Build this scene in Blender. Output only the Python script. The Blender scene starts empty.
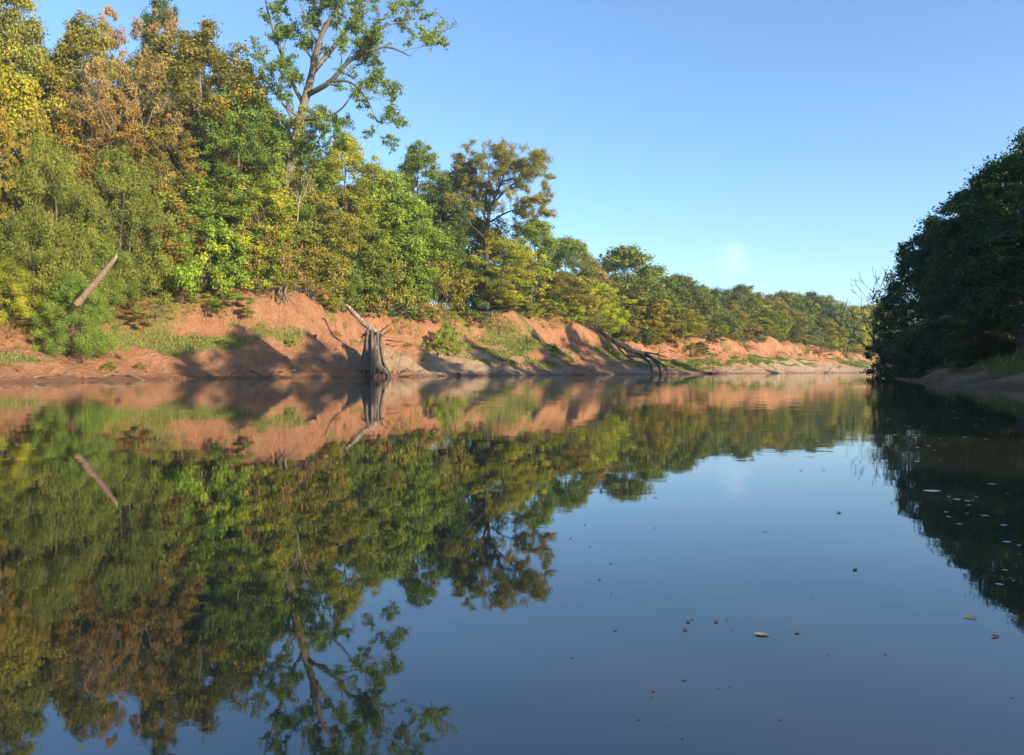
import bpy, math, random
import numpy as np
R = math.radians
random.seed(7)
scene = bpy.context.scene
col = bpy.data.collections.new('scene'); scene.collection.children.link(col)
CAMH, FPX, HZ = 0.70, 740.0, 370.2          # camera height, focal length and horizon row of the photograph

def wpt(px, py, Y):
    return np.array([(px-512.0)/FPX*Y, Y, CAMH+(HZ-py)/FPX*Y])

# ------------------------------------------------------------------ noise
_rs = np.random.RandomState(3)
_perm = _rs.permutation(4096)
_val = _rs.rand(4096)*2-1
def _h(ix, iy):
    return _val[(_perm[(ix % 4096)] + iy*57) % 4096]
def vnoise(x, y):
    x = np.asarray(x, float); y = np.asarray(y, float)+0*x
    ix = np.floor(x).astype(int); iy = np.floor(y).astype(int)
    fx = x-ix; fy = y-iy
    fx = fx*fx*(3-2*fx); fy = fy*fy*(3-2*fy)
    a = _h(ix, iy); b = _h(ix+1, iy); c = _h(ix, iy+1); d = _h(ix+1, iy+1)
    return (a*(1-fx)+b*fx)*(1-fy)+(c*(1-fx)+d*fx)*fy
def fbm(x, y, o=4):
    s = 0; a = 0.5
    for i in range(o):
        s = s+a*vnoise(np.asarray(x)*2**i+17.3*i, np.asarray(y)*2**i+5.1*i); a *= 0.5
    return s
def sm(a, b, x):
    t = np.clip((x-a)/(b-a), 0, 1); return t*t*(3-2*t)

# ------------------------------------------------------------------ nodes
def newmat(name):
    m = bpy.data.materials.new(name); m.use_nodes = True
    nt = m.node_tree; nt.nodes.clear()
    out = nt.nodes.new('ShaderNodeOutputMaterial')
    return m, nt, out
def N(nt, t, **kw):
    n = nt.nodes.new(t)
    for k, v in kw.items():
        if k in n.inputs: n.inputs[k].default_value = v
        else: setattr(n, k, v)
    return n
def mixc(nt, fac, a, b, mode='MIX'):
    n = nt.nodes.new('ShaderNodeMix'); n.data_type = 'RGBA'; n.blend_type = mode
    for i, v in ((0, fac), (6, a), (7, b)):
        if hasattr(v, 'links'): nt.links.new(v, n.inputs[i])
        elif i == 0: n.inputs[0].default_value = v
        else: n.inputs[i].default_value = (*v, 1)
    return n.outputs[2]
def ramp(nt, src, stops):
    n = nt.nodes.new('ShaderNodeValToRGB')
    el = n.color_ramp.elements
    while len(el) < len(stops): el.new(0.5)
    for e, (p, c) in zip(el, stops):
        e.position = p; e.color = (c, c, c, 1) if not isinstance(c, tuple) else (*c, 1)
    nt.links.new(src, n.inputs[0]); return n.outputs[0]
def noise(nt, scale, detail=4, vec=None, rough=0.6):
    n = N(nt, 'ShaderNodeTexNoise', Scale=scale, Detail=detail, Roughness=rough)
    if vec is not None: nt.links.new(vec, n.inputs['Vector'])
    return n.outputs[0]
def attr(nt, name):
    n = nt.nodes.new('ShaderNodeAttribute'); n.attribute_name = name; return n.outputs['Fac']

def leafmat(name, c1, c2, c3=None, trans=0.38):
    m, nt, out = newmat(name)
    t = attr(nt, 'tint')
    c = ramp(nt, t, [(0.15, c1), (0.7, c2), (1.0, c3 or c2)])
    oi = nt.nodes.new('ShaderNodeObjectInfo')
    hs = nt.nodes.new('ShaderNodeHueSaturation')
    mr = N(nt, 'ShaderNodeMapRange'); mr.inputs[3].default_value = 0.478; mr.inputs[4].default_value = 0.515
    nt.links.new(oi.outputs['Random'], mr.inputs[0]); nt.links.new(mr.outputs[0], hs.inputs['Hue'])
    mr2 = N(nt, 'ShaderNodeMapRange'); mr2.inputs[3].default_value = 0.82; mr2.inputs[4].default_value = 1.15
    nt.links.new(oi.outputs['Random'], mr2.inputs[0]); nt.links.new(mr2.outputs[0], hs.inputs['Value'])
    nt.links.new(c, hs.inputs['Color']); c = hs.outputs[0]
    p = N(nt, 'ShaderNodeBsdfPrincipled', Roughness=0.55); p.inputs['Specular IOR Level'].default_value = 0.3
    tr = nt.nodes.new('ShaderNodeBsdfTranslucent')
    nt.links.new(c, p.inputs['Base Color'])
    nt.links.new(mixc(nt, 1.0, c, (1.25, 1.2, 0.6), 'MULTIPLY'), tr.inputs[0])
    mx = nt.nodes.new('ShaderNodeMixShader'); mx.inputs[0].default_value = trans
    nt.links.new(p.outputs[0], mx.inputs[1]); nt.links.new(tr.outputs[0], mx.inputs[2])
    nt.links.new(mx.outputs[0], out.inputs[0])
    return m
def barkmat(name, c1, c2, sc=3.0):
    m, nt, out = newmat(name)
    tc = nt.nodes.new('ShaderNodeTexCoord')
    mp = nt.nodes.new('ShaderNodeMapping'); mp.inputs['Scale'].default_value = (sc*2, sc*2, sc*0.5)
    nt.links.new(tc.outputs['Object'], mp.inputs[0])
    n = noise(nt, 1.5, 6, mp.outputs[0], 0.7)
    c = mixc(nt, ramp(nt, n, [(0.35, 0.0), (0.65, 1.0)]), c1, c2)
    p = N(nt, 'ShaderNodeBsdfPrincipled', Roughness=0.85)
    b = N(nt, 'ShaderNodeBump', Strength=0.7, Distance=0.05)
    nt.links.new(n, b.inputs['Height']); nt.links.new(b.outputs[0], p.inputs['Normal'])
    nt.links.new(c, p.inputs['Base Color']); nt.links.new(p.outputs[0], out.inputs[0])
    return m

L = {
 'green':  leafmat('leaf_green', (0.096,0.155,0.021), (0.222,0.282,0.036), (0.361,0.365,0.044)),
 'olive':  leafmat('leaf_olive', (0.149,0.164,0.023), (0.328,0.301,0.042), (0.530,0.383,0.059)),
 'yell':   leafmat('leaf_yellow_green', (0.180,0.228,0.018), (0.424,0.438,0.033), (0.600,0.565,0.044)),
 'orange': leafmat('leaf_autumn', (.19,.18,.03), (.40,.29,.045), (.55,.34,.05)),
 'brown':  leafmat('leaf_rusty', (0.213,0.160,0.042), (0.442,0.304,0.099), (0.600,0.416,0.141)),
 'willow': leafmat('leaf_willow', (0.132,0.200,0.031), (0.257,0.328,0.050), (0.389,0.416,0.070)),
 'bright': leafmat('leaf_bright', (0.132,0.224,0.017), (0.283,0.400,0.029), (0.460,0.544,0.042)),
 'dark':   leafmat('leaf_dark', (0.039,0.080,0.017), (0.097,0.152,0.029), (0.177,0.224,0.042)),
 'shade':  leafmat('leaf_in_shade', (.022,.048,.008), (.045,.085,.012), (.085,.125,.02), trans=0.22),  # shade of the backlit right bank put into the leaf colour
 'gold':   leafmat('leaf_golden', (.16,.17,.03), (.34,.30,.05), (.50,.36,.06)),
 'far':    leafmat('leaf_far', (.10,.14,.03), (.20,.23,.05), (.33,.31,.07)),
}
B = {
 'grey':  barkmat('bark_grey', (.07,.055,.04), (.22,.18,.13)),
 'pale':  barkmat('bark_pale', (.20,.16,.11), (.50,.43,.33)),
 'dark':  barkmat('bark_dark', (.025,.02,.016), (.09,.07,.05)),
 'root':  barkmat('wood_root', (.03,.022,.015), (.22,.17,.12), 4),
 'log':   barkmat('wood_log', (.22,.14,.09), (.46,.32,.22), 4),
 'snag':  barkmat('wood_snag', (.05,.035,.025), (.40,.31,.22), 2.2),
 'twig':  barkmat('twig_brown', (.10,.07,.045), (.24,.17,.11)),
}

# ------------------------------------------------------------------ mesh helpers
def mkmesh(name, V, F, mats, tint=None, smooth=True):
    V = np.asarray(V, np.float32).reshape(-1, 3); F = np.asarray(F, np.int32).reshape(-1, 4)
    me = bpy.data.meshes.new(name)
    me.vertices.add(len(V)); me.vertices.foreach_set('co', V.ravel())
    me.loops.add(F.size); me.loops.foreach_set('vertex_index', F.ravel())
    me.polygons.add(len(F))
    me.polygons.foreach_set('loop_start', np.arange(0, F.size, 4, dtype=np.int32))
    me.polygons.foreach_set('loop_total', np.full(len(F), 4, np.int32))
    me.polygons.foreach_set('use_smooth', np.full(len(F), smooth, bool))
    if tint is not None:
        a = me.attributes.new('tint', 'FLOAT', 'POINT'); a.data.foreach_set('value', np.asarray(tint, np.float32))
    for m in (mats if isinstance(mats, (list, tuple)) else [mats]): me.materials.append(m)
    me.update(calc_edges=True)
    return me
def link(name, me, parent=None, loc=None):
    o = bpy.data.objects.new(name, me); col.objects.link(o)
    if parent is not None: o.parent = parent
    if loc is not None: o.location = loc
    return o
def tag(o, label=None, cat=None, group=None, kind=None):
    if label: o['label'] = label
    if cat: o['category'] = cat
    if group: o['group'] = group
    if kind: o['kind'] = kind
    return o
def empty(name, loc=(0,0,0)):
    o = bpy.data.objects.new(name, None); col.objects.link(o); o.location = loc
    o.empty_display_size = 0.3; return o

def tube(path, rad, seg=6, flute=0, rng=None):
    P = np.asarray(path, float); n = len(P); rad = np.asarray(rad, float)
    T = np.gradient(P, axis=0); T /= np.linalg.norm(T, axis=1, keepdims=True)+1e-9
    ref = np.array([0.31, 0.95, 0.05]) if abs(T[:, 2]).mean() > .5 else np.array([0.05, 0.1, 0.99])
    A = np.cross(T, ref); A /= np.linalg.norm(A, axis=1, keepdims=True)+1e-9
    Bv = np.cross(T, A)
    th = np.arange(seg)/seg*2*math.pi
    rr = rad[:, None]*np.ones(seg)[None]
    if flute: rr = rr*(1+flute*np.sin(th*5+1)[None]*1.0+flute*.5*np.sin(th*9+P[:, 2:3]*.8))
    V = P[:, None]+rr[..., None]*(np.cos(th)[None, :, None]*A[:, None]+np.sin(th)[None, :, None]*Bv[:, None])
    V = V.reshape(-1, 3)
    i = np.arange(n-1)[:, None]*seg; j = np.arange(seg)[None]; k = (j+1) % seg
    F = np.stack([i+j, i+k, i+seg+k, i+seg+j], -1).reshape(-1, 4)
    # end caps
    c0 = len(V); V = np.vstack([V, P[0], P[-1]])
    cap = [[c0, (q+1) % seg, q, q] for q in range(0)]
    caps = []
    for q in range(0, seg, 2):
        caps.append([c0, (q+2) % seg, (q+1) % seg, q])
        b = (n-1)*seg; caps.append([c0+1, b+q, b+(q+1) % seg, b+(q+2) % seg])
    return V, np.vstack([F, np.array(caps)])
class MB:
    def __init__(s): s.V = []; s.F = []; s.n = 0
    def add(s, vf):
        V, F = vf; s.V.append(V); s.F.append(F+s.n); s.n += len(V)
    def t(s, path, rad, seg=6, **k): s.add(tube(path, rad, seg, **k))
    def get(s): return np.vstack(s.V), np.vstack(s.F)
    def mesh(s, name, mat): V, F = s.get(); return mkmesh(name, V, F, mat)

def spline(pts, n):
    P = np.asarray(pts, float); k = len(P)
    if k == 2:
        t = np.linspace(0, 1, n)[:, None]; return P[0]*(1-t)+P[1]*t
    Q = np.vstack([2*P[0]-P[1], P, 2*P[-1]-P[-2]])
    out = []
    for u in np.linspace(0, k-1-1e-6, n):
        i = int(u); f = u-i; a, b, c, d = Q[i], Q[i+1], Q[i+2], Q[i+3]
        out.append(0.5*((2*b)+(-a+c)*f+(2*a-5*b+4*c-d)*f*f+(-a+3*b-3*c+d)*f**3))
    return np.array(out)

def leaves(rng, C, rad, cnt, ll, lw, flat=0.62, up=0.5, tintc=None, hang=0.0, shell=0.5):
    """C: clump centres (n,3), rad (n,), cnt leaves each -> quads"""
    n = len(C); k = n*cnt
    u = rng.normal(size=(k, 3)); u /= np.linalg.norm(u, axis=1, keepdims=True)
    r = rng.rand(k)**shell
    cc = np.repeat(C, cnt, 0); rr = np.repeat(rad, cnt)
    # lumpy clump outline
    ph = np.repeat(rng.rand(n)*30, cnt)
    r = r*(0.8+0.45*vnoise(u[:, 0]*2.2+ph, u[:, 1]*2.2+u[:, 2]*2.7))
    off = u*r[:, None]*rr[:, None]; off[:, 2] *= flat
    p = cc+off
    nrm = rng.normal(size=(k, 3))*0.6+u*1.0+np.array([0, 0, up*.55])
    nrm /= np.linalg.norm(nrm, axis=1, keepdims=True)
    a = rng.normal(size=(k, 3)); a[:, 2] -= hang
    a -= nrm*(a*nrm).sum(1)[:, None]; a /= np.linalg.norm(a, axis=1, keepdims=True)+1e-9
    b = np.cross(nrm, a)
    s = (0.65+0.7*rng.rand(k))[:, None]
    a = a*ll*s; b = b*lw*s
    V = np.stack([p-a*.5, p+b*.5+a*.05, p+a*.5, p-b*.5+a*.05], 1).reshape(-1, 3)
    F = np.arange(k*4).reshape(-1, 4)
    tc = tintc if tintc is not None else rng.rand(n)
    t = np.clip(0.55*np.repeat(tc, cnt)+0.45*rng.rand(k), 0, 1)
    return V, F, np.repeat(t, 4)

def gen_tree(seed, H, W, base, clumps, crad, cnt, ll, lw, shape='round', limbs=9, flat=.62, tr=None, up=.5,
             inner=.35, hang=0, trunk_n=1, top=1.0, lobes=.28):
    rng = np.random.RandomState(seed); mb = MB()
    tr = tr or H*.018
    zb = H*base; hc = H-zb
    def env(t):
        if shape == 'round': return np.sin(np.clip(t*.93+.07, 0, 1)*math.pi)**.6*(1-.15*t)
        if shape == 'cone': return (np.clip(t/.25, 0, 1))**.5*(1-t)**.62+.05
        if shape == 'dome': return np.clip(1-t**2.3, 0, 1)**.55
        if shape == 'vase': return .35+.65*np.sin(np.clip(t, 0, 1)*math.pi*.8)**.8*(1-.2*t)
    C = []
    ph = rng.rand()*50
    while len(C) < clumps:
        t = rng.rand(); a = rng.rand()*2*math.pi
        e = env(np.array(t))*W/2*(1+lobes*1.6*vnoise(np.array(math.cos(a)*1.6+ph), np.array(math.sin(a)*1.6+t*3)))
        r = float(e)*(inner+(1-inner)*rng.rand()**.6)
        hz = (1-.12*rng.rand())
        C.append([r*math.cos(a), r*math.sin(a), zb+hc*t*hz*top])
    C = np.array(C)
    # trunks
    axes = []
    for q in range(trunk_n):
        a = rng.rand()*6.28; sp = 0 if trunk_n == 1 else W*.16
        b0 = np.array([math.cos(a)*sp*.3, math.sin(a)*sp*.3, -.6])
        tip = np.array([math.cos(a)*sp, math.sin(a)*sp, zb+hc*.86])
        mid = (b0+tip)/2+rng.normal(size=3)*[W*.03, W*.03, 0]
        ax = spline([b0, b0*.6+mid*.4+rng.normal(size=3)*[.1, .1, 0], mid, tip], 9)
        rr = tr*(1-np.linspace(0, 1, 9))**.8+tr*.08; rr[0] *= 1.6; rr[1] *= 1.1
        mb.t(ax, rr, 8, flute=.06); axes.append((ax, rr))
    # limbs to a subset of clumps, others hang off the limbs
    order = rng.permutation(clumps)
    lim = []
    for j in order[:limbs]:
        c = C[j]; ax, rr = axes[rng.randint(trunk_n)]
        hr = np.hypot(c[0], c[1]); za = max(zb*.55+.2, c[2]-hr*(.5+.5*rng.rand())-.4)
        k = int(np.argmin(abs(ax[:, 2]-za))); k = min(k, 7); s = ax[k]
        m = s*.45+c*.55+np.array([0, 0, -.06*hr])+rng.normal(size=3)*.05*hr
        p = spline([s, m, c], 7); r0 = rr[k]*.55
        r = np.linspace(r0, r0*.18, 7); mb.t(p, r, 5); lim.append((p, r))
    allp = np.vstack([p for p, r in lim]+[a[0][2:] for a in axes]); allr = np.concatenate([r for p, r in lim]+[a[1][2:] for a in axes])
    for j in order[limbs:]:
        c = C[j]; d = np.linalg.norm(allp-c, axis=1)+(allp[:, 2] > c[2])*1.5
        k = int(np.argmin(d)); s = allp[k]
        m = (s+c)/2+rng.normal(size=3)*.08*d[k]+np.array([0, 0, -.05*d[k]])
        r0 = min(allr[k]*.6, .05*H/12)
        mb.t(spline([s, m, c], 4), np.linspace(r0, r0*.25, 4), 4)
    rad = crad*(.6+.75*rng.rand(clumps))
    V, F, T = leaves(rng, C, rad, cnt, ll, lw, flat, up, tintc=np.clip(.5+.9*fbm(C[:, 0]/W*3+ph, C[:, 2]/H*5+C[:, 1]/W*3, 2)+.25*rng.normal(size=clumps), 0, 1), hang=hang)
    tv, tf = mb.get()
    return tv, tf, V, F, T

TREES = {}
def reg(key, tkind, *a, **k):
    tv, tf, V, F, T = gen_tree(*a, **k)
    H, W = a[1], a[2]
    TREES[key] = (mkmesh('trunk_'+key, tv, tf, B['grey']), mkmesh('crown_'+key, V, F, L['green'], T, smooth=False),
                  float(V[:, 2].max()), float(np.percentile(abs(V[:, :2]), 97)*2), tkind)
for i in range(3): reg('oak%d' % i, 'oak_tree', 11+i, 16, 11, .10, 180, 1.2, 220, .25, .16, shape='round', limbs=12, flat=.68, inner=.45)
for i in range(2): reg('tall%d' % i, 'tall_tree', 31+i, 20, 9, .16, 190, 1.15, 200, .25, .16, shape='round', limbs=12, flat=.75, inner=.4)
for i in range(2): reg('willow%d' % i, 'willow_bush', 41+i, 8, 8, .02, 190, .8, 260, .19, .045, shape='dome', limbs=16, flat=1.0, up=.15, hang=.3, trunk_n=4, tr=.09, inner=.3, lobes=.2)
for i in range(3): reg('shrub%d' % i, 'leafy_shrub', 51+i, 4, 5, .02, 60, .55, 170, .16, .10, shape='dome', limbs=10, flat=.75, trunk_n=3, tr=.06)
for i in range(2): reg('airy%d' % i, 'autumn_tree', 61+i, 10, 8, .22, 75, .75, 110, .21, .15, shape='vase', limbs=16, flat=.5, tr=.16, trunk_n=2)
for i in range(2): reg('brush%d' % i, 'brush_thicket', 71+i, 3, 4.4, .03, 70, .42, 45, .12, .05, shape='dome', limbs=30, flat=.9, trunk_n=5, tr=.045)
for i in range(3): reg('far%d' % i, 'bank_tree', 81+i, 17, 12, .06, 190, 1.4, 120, .38, .26, shape='round', limbs=8, flat=.85, inner=.4, lobes=.2)
for i in range(2): reg('vine%d' % i, 'overhanging_tree', 91+i, 12, 10, .02, 190, 1.05, 200, .20, .13, shape='dome', limbs=12, flat=.8, lobes=.35)
for i in range(2): reg('bigoak%d' % i, 'oak_tree', 111+i, 29, 18, .12, 380, 1.35, 210, .27, .17, shape='round', limbs=22, flat=.66, inner=.45, lobes=.34)
reg('bigairy0', 'autumn_tree', 121, 24, 14, .25, 230, .95, 120, .24, .16, shape='vase', limbs=26, flat=.6, tr=.24, trunk_n=2)
reg('saplinga', 'young_tree', 101, 7, 4.5, .15, 60, .6, 140, .18, .12, shape='round', limbs=12, flat=.55, tr=.09)

# ------------------------------------------------------------------ banks
WL = [(-1500, 22), (-700, 27), (-350, 32), (-120, 38), (0, 42), (120, 51), (250, 65), (375, 75), (460, 89), (560, 107), (640, 124), (720, 145), (800, 170), (890, 203), (960, 250), (1010, 330)]
CR = [(-1500, 5), (-700, 4.6), (-350, 4.4), (-120, 4.2), (0, 4.4), (120, 5.4), (190, 6.6), (270, 9.0), (320, 8.2), (375, 6.9), (430, 7.0), (480, 9.2), (560, 8.6), (610, 5.4), (650, 4.8), (700, 8.0), (760, 7.6), (800, 7.4), (890, 6.2), (960, 6), (1010, 6)]
wp = np.array([[(p-512)/FPX*Y, Y] for p, Y in WL])
hp = np.interp([p for p, _ in WL], [c[0] for c in CR], [c[1] for c in CR])
def densify(P, step):
    n0 = 400; Q = spline(np.c_[P, np.zeros(len(P))], n0)[:, :2]
    s = np.r_[0, np.cumsum(np.linalg.norm(np.diff(Q, axis=0), axis=1))]
    ss = np.arange(0, s[-1], step)
    return np.c_[np.interp(ss, s, Q[:, 0]), np.interp(ss, s, Q[:, 1])], ss
def normals(Q, k=30):
    T = np.gradient(Q, axis=0); ker = np.ones(2*k+1)/(2*k+1)
    T = np.c_[np.convolve(np.pad(T[:, 0], k, 'edge'), ker, 'valid'), np.convolve(np.pad(T[:, 1], k, 'edge'), ker, 'valid')]
    T /= np.linalg.norm(T, axis=1, keepdims=True); return T
Q, S = densify(wp, .4)
T = normals(Q); NL = np.c_[-T[:, 1], T[:, 0]]
pxs = 512+FPX*Q[:, 0]/Q[:, 1]
HcL = np.interp(pxs, [c[0] for c in CR], [c[1] for c in CR])
LrL = np.interp(pxs, [-400, 0, 120, 250, 375, 480, 640, 890], [8, 9.5, 11, 11, 10, 12, 13, 14])
d1 = np.r_[np.arange(-4, 0, .5), np.arange(0, 18, .28), np.arange(18, 40, 1.2), 45, 60, 90, 150, 260, 420]
D, SS = np.meshgrid(d1, S)
def bank(Dm, Sm, Hc, Lr, seed, grow):
    nearw = sm(-3, .5, Dm)
    warp = 2.4*np.clip(Dm/Lr, 0, 1.2)
    spur = fbm((Sm+warp*2)/13.0+seed, Dm*0+seed, 2)*6.5
    rill = fbm((Sm+warp*2.2)/2.2+seed*3, Dm/18, 3)
    v = (Dm+spur*(.25+.75*sm(0, 5, Dm)))/Lr
    vv = np.clip(v, 0, 1)
    z = Hc*(.42*vv+.30*vv**1.4+.28*sm(.78, .95, v+.10*fbm(Sm/1.7, Dm*0+4, 3)))
    gl = 1-np.abs(vnoise((Sm+warp*2.6)/4.3+seed*2, Dm/30))*2.6
    z = z-np.clip(gl, 0, 1)**2*(.9+.8*fbm(Sm/20, Dm*0+9, 2))*sm(.08, .4, vv)*(1-sm(.98, 1.12, v))
    z = z+rill*1.05*sm(.02, .3, vv)*(1-sm(1, 1.15, v))
    # small slump terraces
    z = z+.22*vnoise(Sm/3+seed, Dm/.9)*sm(.03, .2, vv)*(1-sm(.9, 1.05, v))
    z = z+sm(0, 1, (v-1)*Lr/60)*grow+np.where(v > 1, .35*fbm(Sm/5, Dm/5, 3), 0)
    z = z+np.where(v < 0.02, 0, .16*fbm(Sm/.9, Dm/.9, 3)+.35*fbm((Sm+warp*3)/1.5, Dm/7, 2)*sm(.1, .5, vv)*(1-sm(.95, 1.05, v)))
    z = np.where(Dm < 0, np.minimum(Dm*.35-.05, z+Dm*.35), z+.02)
    return z, v
CROW = [(-400, 338), (-100, 326), (0, 318), (60, 310), (190, 298), (240, 292), (270, 287), (320, 299), (375, 316), (430, 318), (460, 311), (500, 313), (530, 317), (560, 321), (600, 338), (650, 345), (690, 335), (740, 339), (800, 344), (850, 350), (890, 356)]
cx = Q[:, 0]+NL[:, 0]*LrL; cy = Q[:, 1]+NL[:, 1]*LrL
HcL = CAMH+(HZ-np.interp(512+FPX*cx/cy, [a for a, b in CROW], [b for a, b in CROW]))/FPX*cy
ker = np.ones(9)/9; HcL = np.convolve(np.pad(HcL, 4, 'edge'), ker, 'valid'); HcL = np.clip(HcL, 3.5, 11)+np.minimum(1, S/1e9+1)*(.55*vnoise(S/9, S*0+3)+.35*vnoise(S/3.1, S*0+8))
Hm = HcL[:, None]+0*D; Lm = LrL[:, None]+0*D
ZL, VL = bank(D, SS, Hm, Lm, 1.7, 4.0)
XL = Q[:, 0][:, None]+NL[:, 0][:, None]*D; YL = Q[:, 1][:, None]+NL[:, 1][:, None]*D
PXL = 512+FPX*XL/np.maximum(YL, 5)
_m = (VL > .97) & (VL < 1.08) & (D < 30)
_cp, _cy = PXL[_m], YL[_m]
_m0 = (D > -.01) & (D < .3); _wp_, _wy = PXL[_m0], YL[_m0]
def ycrest(px):
    y = _cy[abs(_cp-px) < 6]; return float(np.median(y)) if len(y) else yw(px)+10
def yw(px): return float(np.interp(px, [a for a, b in WL], [b for a, b in WL]))

def blob(PX, V, px, v, w, h): return np.exp(-((PX-px)/w)**2-((V-v)/h)**2)
GR = (blob(PXL, VL, 150, .55, 75, .22)*1.2+blob(PXL, VL, 215, .55, 45, .25)+blob(PXL, VL, 60, .85, 50, .2)*.7+blob(PXL, VL, 300, .55, 30, .1)*.5
      +blob(PXL, VL, 445, .75, 30, .25)+blob(PXL, VL, 500, .55, 40, .3)*1.1+blob(PXL, VL, 545, .5, 30, .3)*.9
      +blob(PXL, VL, 620, .7, 30, .25)*.8+blob(PXL, VL, 700, .45, 60, .22)*1.2+blob(PXL, VL, 760, .5, 40, .2)*.7+blob(PXL, VL, 860, .6, 30, .3)*.8)
GR = np.clip(GR*1.0+1.9*fbm(SS/2.2+D*.8, D/2.2, 4)-.35, 0, 1)*sm(.12, .3, VL)
GR = np.maximum(GR, .55*sm(1.0, 1.15, VL))
SD = np.clip(np.interp(PXL, [-100, 280, 400, 480, 560, 640, 700, 780, 890], [0, .05, .5, .75, .45, .55, .35, .8, .9])+.8*fbm(SS/6, D/4, 3), 0, 1)*(1-sm(.45, .8, VL))

def gridfaces(a, b):
    i = np.arange(a-1)[:, None]*b; j = np.arange(b-1)[None]
    return np.stack([i+j, i+j+1, i+b+j+1, i+b+j], -1).reshape(-1, 4)
def bankobj(X, Y, Z, GRm, SDm, name, label):
    a, b = X.shape
    F = gridfaces(a, b)
    me = mkmesh(name, np.stack([X, Y, Z], -1), F, groundmat)
    for nm, M in (('grass', GRm), ('sand', SDm)):
        at = me.attributes.new(nm, 'FLOAT', 'POINT'); at.data.foreach_set('value', M.ravel().astype(np.float32))
    return tag(link(name, me), label, kind='structure')

def make_ground():
    m, nt, out = newmat('red_clay')
    geo = nt.nodes.new('ShaderNodeNewGeometry'); pos = geo.outputs['Position']
    n1 = noise(nt, .35, 6, pos, .65); n2 = noise(nt, 2.2, 6, pos, .7); n3 = noise(nt, 14, 4, pos, .7)
    clay = mixc(nt, ramp(nt, n1, [(.35, 0.), (.65, 1.)]), (.47, .205, .09), (.60, .30, .145))
    clay = mixc(nt, ramp(nt, n2, [(.38, 0.), (.72, .75)]), clay, (.36, .17, .10))
    clay = mixc(nt, ramp(nt, n3, [(.5, 0.), (.75, .55)]), clay, (.62, .38, .25))
    sand = mixc(nt, ramp(nt, n2, [(.3, 0.), (.7, 1.)]), (.60, .43, .27), (.40, .30, .195))
    smp = nt.nodes.new('ShaderNodeMapping'); smp.inputs['Scale'].default_value = (.9, .9, .12); nt.links.new(pos, smp.inputs[0])
    n4 = noise(nt, 1.3, 5, smp.outputs[0], .7)
    clay = mixc(nt, ramp(nt, n4, [(.52, 0.), (.66, .6)]), clay, (.24, .115, .065))
    clay = mixc(nt, ramp(nt, n4, [(.28, .5), (.42, 0.)]), clay, (.56, .36, .23))
    c = mixc(nt, ramp(nt, attr(nt, 'sand'), [(.25, 0.), (.7, .85)]), clay, sand)
    g = nt.nodes.new('ShaderNodeMath'); g.operation = 'MULTIPLY_ADD'
    nt.links.new(attr(nt, 'grass'), g.inputs[0]); g.inputs[1].default_value = 1.0
    mm = nt.nodes.new('ShaderNodeMath'); mm.operation = 'MULTIPLY_ADD'
    nt.links.new(n2, mm.inputs[0]); mm.inputs[1].default_value = .8; mm.inputs[2].default_value = -.4
    nt.links.new(mm.outputs[0], g.inputs[2])
    grass = mixc(nt, n3, (.10, .15, .025), (.24, .27, .05))
    c = mixc(nt, ramp(nt, g.outputs[0], [(.35, 0.), (.75, .75)]), c, grass)
    # wet margin just above the water
    sep = nt.nodes.new('ShaderNodeSeparateXYZ'); nt.links.new(pos, sep.inputs[0])
    wz = nt.nodes.new('ShaderNodeMath'); wz.operation = 'MULTIPLY_ADD'
    nt.links.new(n2, wz.inputs[0]); wz.inputs[1].default_value = -.35; nt.links.new(sep.outputs[2], wz.inputs[2])
    wet = ramp(nt, wz.outputs[0], [(0., .55), (.05, .2), (.2, 0.)])
    c = mixc(nt, wet, c, (.16, .09, .055))
    p = N(nt, 'ShaderNodeBsdfPrincipled', Roughness=.9)
    p.inputs['Specular IOR Level'].default_value = .2
    nt.links.new(c, p.inputs['Base Color'])
    mp = nt.nodes.new('ShaderNodeMapping'); mp.inputs['Scale'].default_value = (1, 1, 1)
    nt.links.new(pos, mp.inputs[0])
    add = nt.nodes.new('ShaderNodeMath'); add.operation = 'MULTIPLY_ADD'
    nt.links.new(n3, add.inputs[0]); add.inputs[1].default_value = .25; nt.links.new(n2, add.inputs[2])
    b = N(nt, 'ShaderNodeBump', Strength=1., Distance=.9)
    nt.links.new(add.outputs[0], b.inputs['Height']); nt.links.new(b.outputs[0], p.inputs['Normal'])
    nt.links.new(p.outputs[0], out.inputs[0]); return m
groundmat = make_ground()
bankobj(XL, YL, ZL, GR, SD, 'river_bank', 'eroded red clay bank rising on the left side of the river')

# right bank
wr = np.array([(12, -70), (14, -30), (16, 0), (19.2, 28), (24, 43), (32, 62), (41, 82), (58, 102), (92, 124), (150, 150), (260, 190)], float)
QR, SR = densify(wr, .5)
TR = normals(QR)
NR = np.c_[TR[:, 1], -TR[:, 0]]
drR = np.array([.96, -.28]); wN = np.ones(len(QR))[:, None]
DR, SSR = np.meshgrid(np.r_[np.arange(-4, 0, .5), np.arange(0, 14, .35), np.arange(14, 40, 1.5), 50, 70, 120, 220, 400], SR)
k = sm(0, 14, DR)
ZR, VR = bank(DR, SSR, 3.4+0*DR, 8+0*DR, 9.3, 3.0)
# a low mud shelf before the right bank climbs
nx = NR[:, 0][:, None]*(1-k)+drR[0]*k; ny = NR[:, 1][:, None]*(1-k)+drR[1]*k
XR = QR[:, 0][:, None]+nx*DR; YR = QR[:, 1][:, None]+ny*DR
GRR = np.clip(sm(.22, .45, VR)+.5*fbm(SSR/3, DR/3, 3), 0, 1)*sm(.1, .25, VR)
bankobj(XR, YR, ZR, GRR, np.clip(.6+.6*fbm(SSR/3, DR/3, 3), 0, 1)*(1-sm(.3, .5, VR)), 'river_bank', 'low shaded bank with mud shelf on the right side of the river')

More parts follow.
